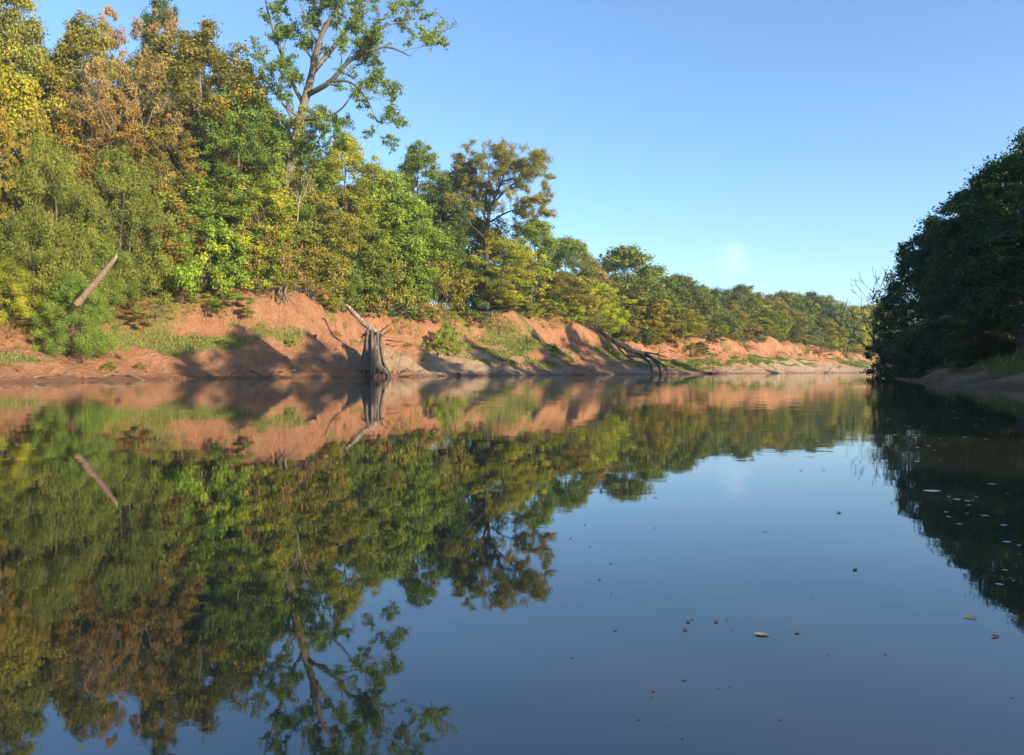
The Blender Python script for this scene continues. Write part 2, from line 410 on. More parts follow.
AX = np.concatenate([XL.ravel(), XR.ravel()]); AY = np.concatenate([YL.ravel(), YR.ravel()]); AZ = np.concatenate([ZL.ravel(), ZR.ravel()])
def gz(x, y):
    i = int(np.argmin((AX-x)**2+(AY-y)**2)); return float(AZ[i])

# base ground below everything, reaching the horizon
def plane(name, size, z, mat, label, cx=0, cy=0):
    V = [(cx-size, cy-size, z), (cx+size, cy-size, z), (cx+size, cy+size, z), (cx-size, cy+size, z)]
    return tag(link(name, mkmesh(name, V, [[0, 1, 2, 3]], mat)), label, kind='structure')
m, nt, out = newmat('river_bed')
p = N(nt, 'ShaderNodeBsdfPrincipled', Roughness=1.); p.inputs['Base Color'].default_value = (.12, .09, .05, 1)
nt.links.new(p.outputs[0], out.inputs[0])
plane('ground', 3000, -2.2, m, 'muddy ground lying under the river')

def make_water():
    m, nt, out = newmat('river_water')
    geo = nt.nodes.new('ShaderNodeNewGeometry'); pos = geo.outputs['Position']
    p = N(nt, 'ShaderNodeBsdfPrincipled', Roughness=.02, IOR=2.0)
    mur = mixc(nt, noise(nt, .05, 3, pos), (.022, .028, .018), (.034, .038, .022))
    nt.links.new(mur, p.inputs['Base Color'])
    n1 = noise(nt, 1.1, 3, pos, .5); n2 = noise(nt, 6., 4, pos, .6)
    patch = ramp(nt, noise(nt, .045, 3, pos, .6), [(.42, .12), (.62, 1.)])
    h = nt.nodes.new('ShaderNodeMath'); h.operation = 'MULTIPLY_ADD'
    nt.links.new(n2, h.inputs[0]); h.inputs[1].default_value = .10; nt.links.new(n1, h.inputs[2])
    h2 = nt.nodes.new('ShaderNodeMath'); h2.operation = 'MULTIPLY'
    nt.links.new(h.outputs[0], h2.inputs[0]); nt.links.new(patch, h2.inputs[1])
    b = N(nt, 'ShaderNodeBump', Strength=1., Distance=.010)
    nt.links.new(h2.outputs[0], b.inputs['Height']); nt.links.new(b.outputs[0], p.inputs['Normal'])
    nt.links.new(p.outputs[0], out.inputs[0]); return m
plane('water', 2500, 0, make_water(), 'calm mirror-like river water')

# ------------------------------------------------------------------ trees
def put(key, x, y, h, w, leaf, label, cat='tree', group=None, bark=None, rz=None, zoff=0, name=None):
    tm, cm, H0, W0, kind = TREES[key]
    z = gz(x, y)+zoff
    if h/H0 > 1.35 and key[:3] in ('oak', 'tal'): key = 'bigoak%d' % (int(abs(x*7)) % 2); tm, cm, H0, W0, kind = TREES[key]
    if h/H0 > 1.5 and key[:4] == 'airy': key = 'bigairy0'; tm, cm, H0, W0, kind = TREES[key]
    r = empty(name or kind, (x, y, z)); r.rotation_euler.z = random.random()*6.28 if rz is None else rz
    sz = h/H0; sx = w/W0; r.scale = (sx, sx, sz)
    a = link('trunk', tm, r); c = link('crown', cm, r)
    if bark: a.material_slots[0].link = 'OBJECT'; a.material_slots[0].material = B[bark]
    c.material_slots[0].link = 'OBJECT'; c.material_slots[0].material = L[leaf]
    tag(r, label, cat, group); return r
def yw(px): return float(np.interp(px, [a for a, b in WL], [b for a, b in WL]))
def putpx(key, px, top, wpx, d, leaf, label, cat='tree', **k):
    yc = ycrest(px); wm = min(wpx, 110)/FPX*yc
    if key.startswith('willow') or (d < 5 and wpx < 31): Y = yw(px)+(yc-yw(px))*d/8.0
    elif cat == 'bush': Y = yc+max(d-8, 0)+.10*wm
    else: Y = yc+max(d-8, 0)+.30*wm
    X = (px-512)/FPX*Y
    z0 = gz(X, Y)+k.get('zoff', 0); ht = CAMH+(HZ-top)/FPX*Y-z0
    return put(key, X, Y, max(ht, .8), wpx/FPX*Y, leaf, label, cat, **k)

LT = [
 ('oak0', 8, -45, 120, 20, 'olive', 'tall olive tree cut off by the left and top edges of the photo', {}),
 ('oak2', 5, 60, 110, 12, 'yell', 'yellow-green tree at the far left above the willows', {}),
 ('oak0', 84, 6, 120, 17, 'gold', 'tall tree with orange-tinged top next to the small sky gap at the upper left', {}),
 ('airy1', 135, 2, 80, 24, 'brown', 'thin rusty-topped tree rising between the orange-tinged tree and the big olive oak', {}),
 ('tall0', 160, -20, 70, 30, 'dark', 'dark green tree tip poking out behind the big olive oak', {}),
 ('oak1', 200, 20, 165, 15, 'olive', 'big dense olive oak with broad domed top at the upper left', {}),
 ('oak1', 240, 48, 110, 20, 'olive', 'olive tree shouldering the right side of the big dense oak', {}),
 ('oak0', 55, 40, 110, 24, 'green', 'green tree filling the gap behind the orange-tinged tree', {}),
 ('airy0', 125, 52, 85, 10, 'brown', 'sparse brownish tree with pale bare branches in front of the big oak', {'bark': 'pale'}),
 ('airy1', 98, 88, 100, 7, 'orange', 'golden orange tree above the left willow bushes', {}),
 ('airy0', 152, 128, 80, 7, 'gold', 'smaller golden orange tree left of the big olive oak trunk', {}),
 ('airy1', 20, 105, 50, 7, 'orange', 'orange-leaved slender tree with pale trunk near the left edge', {'bark': 'pale'}),
 ('oak2', 238, 78, 100, 9, 'green', 'dense green tree left of the tall vine-clad sycamore', {}),
 ('tall1', 275, 110, 80, 16, 'green', 'green tree just behind the tall sycamore trunk', {}),
 ('oak0', 345, 128, 100, 13, 'yell', 'bright yellow-green tree right of the tall sycamore trunk', {}),
 ('oak1', 385, 165, 80, 9, 'green', 'mid green tree under the drooping right limb of the tall sycamore', {}),
 ('oak2', 418, 136, 85, 20, 'green', 'rounded fresh green tree between the two sycamores', {}),
 ('oak1', 402, 192, 85, 6, 'bright', 'vivid lime green tree above the brown thicket', {}),
 ('tall0', 462, 152, 62, 16, 'dark', 'dark green tree standing against the yellow sycamore', {}),
 ('tall1', 440, 178, 60, 14, 'dark', 'dark tree with visible trunk in the shadowed gap', {}),
 ('oak0', 500, 234, 66, 6, 'yell', 'yellow-green tree at the bank edge under the yellow sycamore', {}),
 ('oak2', 535, 216, 68, 17, 'green', 'green tree right behind the yellow sycamore', {}),
 ('oak1', 566, 234, 56, 17, 'green', 'dark topped green tree right of the yellow sycamore', {}),
 ('oak0', 556, 272, 66, 5, 'olive', 'olive tree standing on the red bank spur', {}),
 ('far1', 590, 252, 50, 20, 'olive', 'olive crown between the dark topped tree and the broad rounded tree', {}),
 ('far0', 626, 243, 90, 16, 'green', 'broad rounded green tree highest of the distant wood', {}),
 ('oak2', 600, 282, 56, 5, 'yell', 'yellowish tree above the fallen dark trunk', {}),
 ('far2', 655, 262, 60, 20, 'green', 'green tree at the right shoulder of the broad rounded tree', {}),
 ('far1', 640, 288, 70, 7, 'olive', 'olive tree leaning over the fallen dark trunk', {}),
 ('far0', 680, 272, 56, 16, 'far', 'green tree left of the small cloud', {}),
 ('far2', 672, 302, 56, 6, 'olive', 'olive tree at the low saddle of the bank', {}),
 # lower layer
 ('oak1', 190, 170, 110, 9, 'green', 'mid green tree below the big olive oak', {}),
 ('oak2', 150, 178, 90, 8, 'olive', 'olive tree behind the willow bushes', {}),
 ('oak0', 310, 185, 90, 8, 'olive', 'olive tree at the foot of the tall sycamore', {}),
 ('oak1', 355, 215, 80, 6, 'green', 'green tree behind the bank shrubs above the root stump', {}),
 ('oak2', 265, 170, 70, 8, 'yell', 'yellowish tree left of the tall sycamore foot', {}),
 ('saplinga', 530, 250, 40, 4, 'yell', 'slim yellow-green young tree on the red bank spur', {}),
 ('saplinga', 583, 275, 34, 4, 'olive', 'slim olive young tree on the far end of the red spur', {}),
]
for key, px, top, w, d, leaf, lab, kw in LT: putpx(key, px, top, w, d, leaf, lab, **kw)

SH = [
 ('willow0', 50, 122, 95, 7.8, 'willow', 'tall feathery willow bush at the left, topmost of the willows'),
 ('willow1', 118, 136, 90, 8.2, 'willow', 'feathery willow bush below the golden orange trees'),
 ('willow1', 30, 205, 95, 8, 'willow', 'wide feathery willow bush at the left edge over the clay'),
 ('willow0', 96, 222, 75, 7.4, 'willow', 'feathery willow bush wrapped round the leaning log'),
 ('willow1', 76, 268, 66, 5.2, 'willow', 'low rounded willow bush at the foot of the leaning log'),
 ('willow0', 4, 250, 70, 7.6, 'yell', 'yellowish willow bush cut by the left edge'),
 ('willow0', 155, 195, 80, 9, 'willow', 'feathery green bush behind the tip of the leaning log'),
 ('shrub0', 196, 205, 90, 6, 'bright', 'bright green leafy bush above the green clay slope'),
 ('shrub1', 235, 232, 70, 6, 'yell', 'yellow-green leafy bush on the left end of the red scarp'),
 ('airy1', 180, 198, 42, 5.5, 'orange', 'little orange shrub glowing among green bushes'),
 ('shrub2', 145, 262, 60, 5, 'green', 'small green bush right of the leaning log'),
 ('shrub0', 175, 255, 60, 6, 'olive', 'olive bush above the grassy clay slope'),
 ('shrub1', 205, 288, 34, 6, 'dark', 'low dark green bush on the shaded grassy slope'),
 ('shrub2', 262, 230, 50, 9, 'green', 'green bush over the hanging roots'),
 ('brush0', 258, 190, 64, 9, 'brown', 'tangled rusty brush left of the tall sycamore foot'),
 ('brush1', 285, 225, 60, 9, 'brown', 'tangled brown brush over the hanging roots'),
 ('shrub1', 312, 232, 66, 8.5, 'olive', 'olive bush right of the tall sycamore foot'),
 ('shrub0', 335, 252, 55, 8, 'green', 'green bush left of the brown thicket'),
 ('brush0', 310, 265, 50, 8, 'brown', 'low brown brush on the crest of the red scarp'),
 ('brush1', 385, 240, 70, 7.5, 'brown', 'dull brown thicket above the root stump'),
 ('shrub2', 360, 270, 56, 8, 'green', 'green bush directly above the root stump'),
 ('shrub1', 410, 262, 50, 7.5, 'green', 'green bush right of the brown thicket'),
 ('brush0', 432, 255, 44, 8, 'olive', 'pale olive thicket at the edge of the shadowed gap'),
 ('shrub0', 340, 283, 40, 8, 'yell', 'yellow-green bush drooping over the scarp left of the stump'),
 ('shrub0', 446, 322, 30, 4.5, 'bright', 'bright leafy bush growing low on the clay spur'),
 ('shrub2', 520, 300, 36, 8, 'olive', 'olive bush right of the undercut bank'),
 ('shrub1', 505, 305, 36, 9, 'dark', 'dark bush on the undercut bank'),
 ('shrub0', 545, 298, 40, 8, 'yell', 'yellowish bush on the crest of the red spur'),
 ('brush1', 590, 308, 44, 8, 'olive', 'olive thicket beside the fallen trunk top'),
 ('shrub2', 610, 318, 40, 8, 'green', 'green bush behind the fallen trunk'),
 ('shrub1', 640, 322, 44, 8, 'dark', 'dark bush over the fallen trunk'),
 ('brush0', 672, 318, 46, 7, 'willow', 'pale feathery bush at the low saddle'),
 ('brush1', 690, 325, 36, 8, 'olive', 'pale thicket left of the distant red cut'),
 ('shrub0', 776, 346, 20, 8, 'dark', 'dark bush hanging over the distant pale slope'),
 ('shrub2', 470, 318, 40, 7, 'green', 'green bush on the slope inside the shadowed gap'),
]
for key, px, top, w, d, leaf, lab in SH: putpx(key, px, top, w, d, leaf, lab, 'bush')

ORD = ['first','second','third','fourth','fifth','sixth','seventh','eighth','ninth','tenth','eleventh','twelfth','thirteenth','fourteenth','fifteenth','sixteenth','seventeenth','eighteenth','nineteenth','twentieth','twenty-first','twenty-second','twenty-third','twenty-fourth','twenty-fifth','twenty-sixth','twenty-seventh','twenty-eighth','twenty-ninth','thirtieth']
sky = [(-60, -60), (0, -20), (45, 30), (110, 30), (200, 30), (250, 75), (300, 120), (380, 150), (430, 150), (480, 185), (540, 225), (600, 258), (640, 255), (700, 282), (760, 288), (800, 290), (850, 300), (900, 305)]
def skyt(px): return float(np.interp(px, [a for a, b in sky], [b for a, b in sky]))
rr = random.Random(5)
# distant skyline row
cols_ = ['far', 'green', 'olive', 'far', 'dark', 'far', 'yell']
nm_ = {'far': 'dull green', 'green': 'mid green', 'olive': 'olive', 'dark': 'dark green', 'yell': 'yellowish'}
for i in range(15):
    px = 700+i*14.0; lf = cols_[(i*3+1) % 7]
    putpx('far%d' % (i % 3), px, skyt(px)+rr.uniform(-4, 4), 44, 22+rr.uniform(-3, 6), lf, '%s tree on the distant skyline, %s right of the small cloud\'s left side' % (nm_[lf], ORD[i]), group='trees on the distant skyline')
for i in range(16):
    px = 693+i*13.2; lf = cols_[(i*2+3) % 7]
    putpx('far%d' % ((i+1) % 3), px, skyt(px)+22+rr.uniform(-7, 8), 36, 14+rr.uniform(-2, 3), lf, '%s tree edging the distant bank, %s counting from the distant red cut' % (nm_[lf], ORD[i]), group='trees edging the distant bank')
for i in range(20):
    px = 690+i*10.6; lf = ['olive', 'brown', 'far', 'yell', 'olive'][i % 5]
    putpx(['shrub0', 'brush1', 'shrub2', 'saplinga'][i % 4], px, np.interp(px, [690, 800, 890], [322, 328, 338])+rr.uniform(-4, 6), 18, 10.5, lf, '%s low bush along the distant crest, %s counting from the distant red cut' % ({'olive': 'olive', 'brown': 'brownish', 'far': 'dull green', 'yell': 'yellowish'}[lf], ORD[i]), 'bush', group='low bushes along the distant crest')
# backdrop wood so that no sky shows low between the trunks
bx = [-50, 10, 75, 140, 205, 262, 320, 375, 425, 475, 520, 560, 600, 640, 680]
for i, px in enumerate(bx):
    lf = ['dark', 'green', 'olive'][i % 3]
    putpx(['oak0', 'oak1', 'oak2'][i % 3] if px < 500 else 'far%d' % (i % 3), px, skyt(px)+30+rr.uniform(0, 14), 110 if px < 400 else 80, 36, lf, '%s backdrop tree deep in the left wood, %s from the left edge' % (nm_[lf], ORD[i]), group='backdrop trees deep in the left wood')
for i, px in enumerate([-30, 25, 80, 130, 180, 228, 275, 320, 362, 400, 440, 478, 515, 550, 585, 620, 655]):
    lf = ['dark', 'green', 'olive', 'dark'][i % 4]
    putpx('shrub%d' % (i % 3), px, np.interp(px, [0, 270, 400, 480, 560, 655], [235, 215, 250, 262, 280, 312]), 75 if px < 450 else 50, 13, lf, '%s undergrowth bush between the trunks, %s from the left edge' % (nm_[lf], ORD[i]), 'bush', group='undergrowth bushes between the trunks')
for i in range(28):
    px = 8+i*24.5; Y = ycrest(px)-rr.uniform(.3, 1.6)*(1 if px < 400 else 1.5); X = (px-512)/FPX*Y; s_ = 1+max(0, px-350)/350
    put(['brush0', 'shrub1', 'brush1', 'shrub2'][i % 4], X, Y, rr.uniform(1.2, 2.4)*s_, rr.uniform(2.6, 4.6)*s_, ['brown', 'olive', 'brown', 'yell', 'green'][i % 5],
        '%s scrub tuft on the lip of the clay bank, %s from the left edge' % (['rusty', 'olive', 'rusty', 'yellowish', 'green'][i % 5], ORD[i]), 'bush', group='scrub tufts on the lip of the clay bank')
for i in range(26):
    px = 692+i*7.7; Y = ycrest(px)-rr.uniform(0, 5); X = (px-512)/FPX*Y
    put(['brush0', 'shrub1', 'brush1', 'shrub2'][i % 4], X, Y, rr.uniform(1.2, 3.6), rr.uniform(3, 6), ['olive', 'far', 'brown', 'dark', 'yell'][i % 5],
        '%s scrub clump spilling over the distant bank, %s from its left end' % (['olive', 'dull green', 'rusty', 'dark', 'yellowish'][i % 5], ORD[i]), 'bush', group='scrub clumps spilling over the distant cut')
for i in range(24):
    px = [20, 55, 110, 140, 165, 196, 222, 250, 290, 335, 345, 408, 425, 455, 468, 486, 510, 530, 552, 580, 618, 630, 668, 720][i]; yc = ycrest(px); Y = yw(px)+(yc-yw(px))*rr.uniform(.35, .8); X = (px-512)/FPX*Y
    put(['shrub0', 'brush1', 'shrub2'][i % 3], X, Y, rr.uniform(.35, .9), rr.uniform(.7, 1.8), ['bright', 'brown', 'green', 'olive'][i % 4],
        'small %s weed rooted on the open clay slope, %s from the left edge' % (['bright', 'rusty', 'green', 'olive'][i % 4], ORD[i]), 'weed', group='weeds on the clay slope', name='weed')
# left of the frame
for i, (px, d) in enumerate([(-110, 8), (-190, 14), (-280, 9), (-400, 12), (-560, 10), (-150, 26), (-320, 26)]):
    putpx(['oak0', 'oak1', 'willow0', 'oak2', 'oak1', 'tall0', 'oak0'][i], px, -40 if i != 2 else 120, 150, d, ['green', 'olive', 'willow', 'green', 'olive', 'green', 'dark'][i], 'leafy tree standing beyond the left edge of the photo', group='trees beyond the left edge')

# ------------------------------------------------------------------ right bank trees
RS = [(885, 300), (892, 262), (905, 240), (930, 214), (960, 190), (985, 166), (1005, 150), (1024, 132), (1100, 80)]
def rsk(px): return float(np.interp(px, [a for a, b in RS], [b for a, b in RS]))
def rb(i_s, off):
    i = int(np.clip(i_s/.5, 0, len(QR)-1)); return QR[i]+NR[i]*off
def s_of_y(y): return float(SR[int(np.argmin(abs(QR[:, 1]-y)))])
rt = [(100, 7.5), (88, 5), (80, 8), (72, 4.5), (65, 8), (58, 5), (52, 9), (46, 5.5), (41, 9), (36, 5.5), (95, 12), (84, 14), (74, 14), (62, 14), (50, 15), (42, 15)]
rlab = ['leafless-edged dark tree at the tip of the right bank', 'dark tree second from the tip of the right bank']
n = 0
for i, (y, off) in enumerate(rt):
    p = rb(s_of_y(y), off); px = 512+FPX*p[0]/p[1]
    top = rsk(px-4-(12 if y < 50 else 0))+(0 if off < 10 else -4)+rr.uniform(-6, 10)
    h = CAMH+(HZ-top)/FPX*p[1]-gz(*p)
    h = min(h, 16)
    kk = ['vine0', 'vine1', 'oak1', 'vine0', 'tall1'][i % 5] if off < 10 else 'oak%d' % (i % 3)
    lab = 'dark %s tree on the shaded right bank, %s inward from its tip' % (['ivy-draped', 'bushy', 'broad'][i % 3], ORD[i]) if off < 10 else 'dark tree standing behind the front row of the right bank, %s inward from its tip' % ORD[i-10]
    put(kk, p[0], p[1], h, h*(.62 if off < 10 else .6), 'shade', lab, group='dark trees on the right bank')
# low growth leaning over the water
for i, (y, off) in enumerate([(86, 1.8), (78, 1.6), (70, 1.7), (64, 1.8), (57, 2.0), (51, 2.4), (46, 3.2), (82, 3), (60, 3.4), (53, 3.8), (47, 4.6), (41, 5.4)]):
    p = rb(s_of_y(y), off)
    h = rr.uniform(3.2, 4.6) if y > 50 else rr.uniform(2.6, 3.4)
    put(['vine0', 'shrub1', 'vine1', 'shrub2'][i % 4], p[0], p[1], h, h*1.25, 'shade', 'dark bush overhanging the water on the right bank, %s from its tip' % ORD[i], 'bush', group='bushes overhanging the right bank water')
# taller trees out of frame on the right: they throw the shade seen on the left bank
for i, (x, y, h, w) in enumerate([(31, 34, 17, 7), (26, 26, 20, 8), (25, 19, 21, 8), (33, 29, 20, 9), (33, 18, 20, 9), (24, 11, 14.5, 6), (25, 2, 10, 7), (24, -6, 13.5, 5), (23, -16, 11, 8), (25, -26, 17, 9), (25, -44, 14, 9),
                                   (44, 47, 20, 9), (50, 57, 22, 9), (54, 62, 17, 6), (58, 70, 23, 10), (66, 78, 25, 11), (72, 86, 25, 10), (80, 92, 24, 11), (90, 99, 21, 9), (100, 107, 15, 6), (112, 115, 19, 7), (128, 123, 14, 6), (143, 131, 18, 7), (160, 140, 14, 6), (174, 147, 18, 6), (36, 10, 14, 9), (36, -8, 13, 9)]):
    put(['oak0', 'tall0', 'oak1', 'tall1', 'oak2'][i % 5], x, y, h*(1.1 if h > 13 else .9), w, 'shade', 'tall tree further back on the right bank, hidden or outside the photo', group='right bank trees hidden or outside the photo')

# ------------------------------------------------------------------ recursive branching (bare trees, sycamores)
def grow(mb, rng, p, d, ln, r, depth, tips, kids=3, spread=.6, up=.1, curl=.25, mr=.014):
    d = d/np.linalg.norm(d); pts = [p]; n = 4
    for i in range(n):
        d = d+rng.normal(size=3)*curl*.5+np.array([0, 0, up*.4]); d /= np.linalg.norm(d)
        pts.append(pts[-1]+d*ln/n)
    pts = np.array(pts); rd = np.linspace(r, max(r*.55, mr), n+1)
    mb.t(pts, rd, 5 if r > .04 else 4)
    if depth <= 1:
        for q in pts[1:]: tips.append(q)
    if depth == 0: return
    for k in range(kids):
        j = rng.randint(2, n+1) if k else n
        nd = d+rng.normal(size=3)*spread
        grow(mb, rng, pts[j], nd, ln*rng.uniform(.55, .8), max(rd[j]*.7, mr), depth-1, tips, kids, spread, up, curl, mr)

def special(name, limbs, base, leaf, bark, label, seed, vine=None, leaf_lw=(.18, .12), crad=.5, cnt=26, twig=(1.9, 2), keep=.75):
    """limbs: list of (world-space points, r0, r1, twigs). Everything is stored relative to the base."""
    rng = np.random.RandomState(seed); mb = MB(); tips = []
    for pts, r0, r1, tw in limbs:
        P = spline(np.array(pts)-base, 14); rd = np.linspace(r0, r1, 14)
        mb.t(P, rd, 8)
        for q in range(tw):
            i = rng.randint(4, 14) if q else 13
            d = P[i]-P[i-1]; d /= np.linalg.norm(d)
            d = d+rng.normal(size=3)*.75
            grow(mb, rng, P[i], d, rng.uniform(.7, 1.3)*twig[0], max(rd[i]*.4, .02), twig[1], tips, kids=3, up=.12)
    root = empty(name, tuple(base))
    link('trunk', mb.mesh('trunk', B[bark]), root)
    C = np.array(tips); C = C[rng.rand(len(C)) < keep]
    V, F, Tn = leaves(rng, C, crad*(.6+.8*rng.rand(len(C))), cnt, leaf_lw[0], leaf_lw[1], .7, tintc=np.clip(.5+.8*fbm(C[:, 0]/3, C[:, 2]/3, 2)+.2*rng.normal(size=len(C)), 0, 1))
    link('crown', mkmesh('crown', V, F, L[leaf], Tn, False), root)
    if vine is not None:
        P = spline(np.array(vine[0])-base, 60); rad = np.linspace(vine[1], vine[2], 60)
        th = rng.rand(60)*6.28; P = P+np.c_[np.cos(th), np.sin(th), 0*th]*rad[:, None]*.5
        V, F, Tn = leaves(rng, P, rad, 150, .17, .13, 1.4)
        link('climbing_vine', mkmesh('climbing_vine', V, F, L[vine[3]], Tn, False), root)
    tag(root, label, 'tree'); return root

Y0 = ycrest(285)+3
def w(px, py, dy=0): return wpt(px, py, Y0+dy)
base = w(280, 300); base[2] = gz(base[0], base[1])-.2
lim = [
 ([base, w(281, 235), w(287, 185), w(293, 150), w(302, 112), w(311, 78)], .62, .40, 12),
 ([w(311, 78), w(317, 50, -1), w(324, 30, -1.5), w(341, 2, -2), w(350, -22, -2)], .36, .10, 9),
 ([w(304, 105), w(292, 82, 1), w(280, 50, 2), w(268, 12, 2), w(264, -12, 2)], .26, .07, 8),
 ([w(313, 72), w(333, 48, 1), w(352, 22, 2), w(368, 2, 3), w(388, -20, 3)], .28, .07, 9),
 ([w(307, 95), w(330, 82, -2), w(348, 62, -3), w(366, 52, -4), w(388, 47, -4), w(410, 56, -5)], .30, .06, 10),
 ([w(330, 82, -2), w(350, 82, -3), w(366, 98, -4), w(376, 120, -4)], .16, .04, 7),
 ([w(300, 120), w(322, 118, -2), w(340, 110, -3), w(352, 95, -4)], .17, .05, 4),
 ([w(352, 60, -3), w(372, 35, -3), w(388, 25, -3), w(405, 22, -3)], .14, .03, 6),
 ([w(298, 128), w(284, 105, -2), w(272, 85, -3)], .15, .04, 6),
 ([w(290, 160), w(305, 140, 2), w(318, 128, 3)], .13, .04, 4),
 ([w(318, 45, -1), w(306, 20, 0), w(298, -5, 0)], .15, .04, 5),
]
special('sycamore_tree', lim, base, 'green', 'grey', 'tallest tree, a lanky sycamore with forked bare-looking limbs and vine-clad trunk', 5,
        vine=([base+[0, 0, 1], w(281, 235), w(287, 185), w(293, 150), w(302, 112)], .90, .75, 'yell'), crad=.40, cnt=8, twig=(1.9, 3), keep=.9)
Y0 = ycrest(487)+3
base = w(487, 300); base[2] = gz(base[0], base[1])-.2
lim = [
 ([base, w(487, 270), w(486, 240), w(489, 215)], .42, .30, 0),
 ([w(489, 215), w(496, 195), w(503, 178), w(508, 158)], .26, .06, 13),
 ([w(488, 225), w(478, 200, 1), w(470, 180, 2), w(466, 164, 2)], .2, .05, 10),
 ([w(492, 205), w(506, 190, -1), w(522, 178, -2), w(534, 172, -2)], .2, .05, 12),
 ([w(490, 222), w(508, 212, -2), w(526, 208, -3), w(534, 206, -3)], .16, .04, 11),
 ([w(494, 200), w(490, 182, 1), w(487, 162, 1)], .16, .04, 6),
 ([w(488, 240), w(474, 228, -2), w(462, 215, -2)], .13, .04, 5),
]
special('sycamore_tree', lim, base, 'gold', 'dark', 'golden-topped sycamore with dark branching limbs standing above its neighbours at mid photo', 8, crad=.7, cnt=9, twig=(1.7, 3), keep=1)

# bare trees with pale branches, low snag on the tip of the right bank
def bare(name, base, dirs, r, ln, depth, bark, label, seed, cat='dead tree', kids=3, spread=.55, up=.1, curl=.25, mr=.008):
    rng = np.random.RandomState(seed); mb = MB(); tips = []
    for d in dirs: grow(mb, rng, np.zeros(3), np.array(d, float), ln, r, depth, tips, kids, spread, up, curl, mr)
    o = link(name, mb.mesh(name, B[bark]), None, tuple(base)); tag(o, label, cat); return o
b = wpt(112, 135, 62); bare('bare_branch_tree', (b[0], b[1], b[2]), [(-.5, -.3, 1), (.5, -.3, 1), (.1, 0, 1)], .07, 2.4, 3, 'grey', 'pale leafless branches fanning out above the golden orange tree', 3, mr=.010)
b = wpt(144, 135, 60); bare('bare_branch_tree', (b[0], b[1], b[2]), [(.4, -.3, 1), (.0, -.3, 1)], .06, 2.2, 3, 'grey', 'pale leafless twigs in front of the big olive oak', 4, mr=.010)
b = wpt(296, 225, 72); bare('bare_branch_tree', (b[0], b[1], b[2]), [(.4, -.3, 1)], .07, 2.6, 3, 'pale', 'thin white bare branch crossing bushes right of the sycamore foot', 6, mr=.012)
b = rb(s_of_y(84), .3); zb = gz(*b)
bare('dead_snag', (b[0], b[1], zb), [(-.36, -.1, 1), (-.1, .1, 1.2)], .15, 5.2, 4, 'dark', 'bare dark snag with fine twigs reaching left from the tip of the right bank', 12, mr=.018, up=.12, kids=3)

# ------------------------------------------------------------------ stump with upright roots
def root_stump():
    Y = yw(372)+.6; base = wpt(373, 377, Y); base[2] = -.1
    s = Y/FPX; rng = np.random.RandomState(21)
    r = empty('root_stump', tuple(base)); mb = MB()
    # fluted core, narrow at the neck and flaring to the water
    H = 46*s
    zs = np.linspace(.15, 1, 9)
    mb.t([[.1*np.sin(z*5), 0, z*H] for z in zs], [(.62+.5*(1-z)**1.4)*1.05 for z in zs], 30, flute=.16)
    link('root_core', mb.mesh('root_core', B['root']), r)
    for k in range(30):
        a = k/30*2*math.pi+rng.normal()*.22; R1 = .55+.4*rng.rand(); R2 = 1.15+1.0*rng.rand()**2
        top = np.array([math.cos(a)*R1*.9, math.sin(a)*R1*.9, H*rng.uniform(.55, 1.06)])
        mid = np.array([math.cos(a+rng.normal()*.2)*(R1+.25), math.sin(a)*(R1+.25), H*rng.uniform(.3, .55)])
        bot = np.array([math.cos(a+rng.normal()*.15)*R2, math.sin(a)*R2, -.3])
        m2 = MB(); m2.t(spline([top, mid, mid*.4+bot*.6+[0, 0, .15], bot], 12), np.linspace(.15, .06, 12)*rng.choice([.5, .8, 1.1, 1.9])*(1+.2*rng.normal(size=12)), 7)
        link('root', m2.mesh('root', B['root']), r)
    for k in range(14):   # tangled crown of short roots
        a = rng.rand()*6.28; m2 = MB()
        p0 = np.array([math.cos(a)*.5, math.sin(a)*.5, H*.9]); p1 = p0+np.array([math.cos(a)*.5, math.sin(a)*.5, .35*rng.rand()+.1]); p2 = p1+np.array([math.cos(a)*.25, math.sin(a)*.3, -.5*rng.rand()])
        m2.t(spline([p0, p1, p2], 8), np.linspace(.12, .05, 8), 6); link('root', m2.mesh('root', B['root']), r)
    # bent dead trunk rising to the upper left
    def q(px, py, dy=0): return wpt(px, py, Y+dy)-base
    m2 = MB(); m2.t(spline([q(378, 336), q(370, 328), q(362, 322, .3), q(357, 316, .4), q(352, 311, .5)], 16), np.array([.5, .48, .42, .36, .31, .29, .27, .30, .24, .27, .24, .21, .24, .19, .22, .14]), 12, flute=.1)
    m2.t(spline([q(352, 311, .5), q(348, 306, .3), q(345, 305, 0)], 6), [.24, .2, .16, .12, .1, .05], 8)
    link('dead_trunk', m2.mesh('dead_trunk', B['snag']), r)
    for pts in ([(380, 332), (386, 327), (393, 323)], [(386, 340), (394, 341), (403, 342)], [(384, 334), (390, 330), (391, 326)], [(386, 344), (392, 346), (398, 345)]):
        m2 = MB(); m2.t(spline([q(*p, -.6*i) for i, p in enumerate(pts)], 8), np.linspace(.07, .02, 8), 5); link('broken_branch', m2.mesh('broken_branch', B['dark']), r)
    tag(r, 'weathered grey stump with tall upright roots and bent broken trunk standing at the water edge', 'stump')
root_stump()
b = wpt(392, 375, yw(392)); 
rng = np.random.RandomState(2)
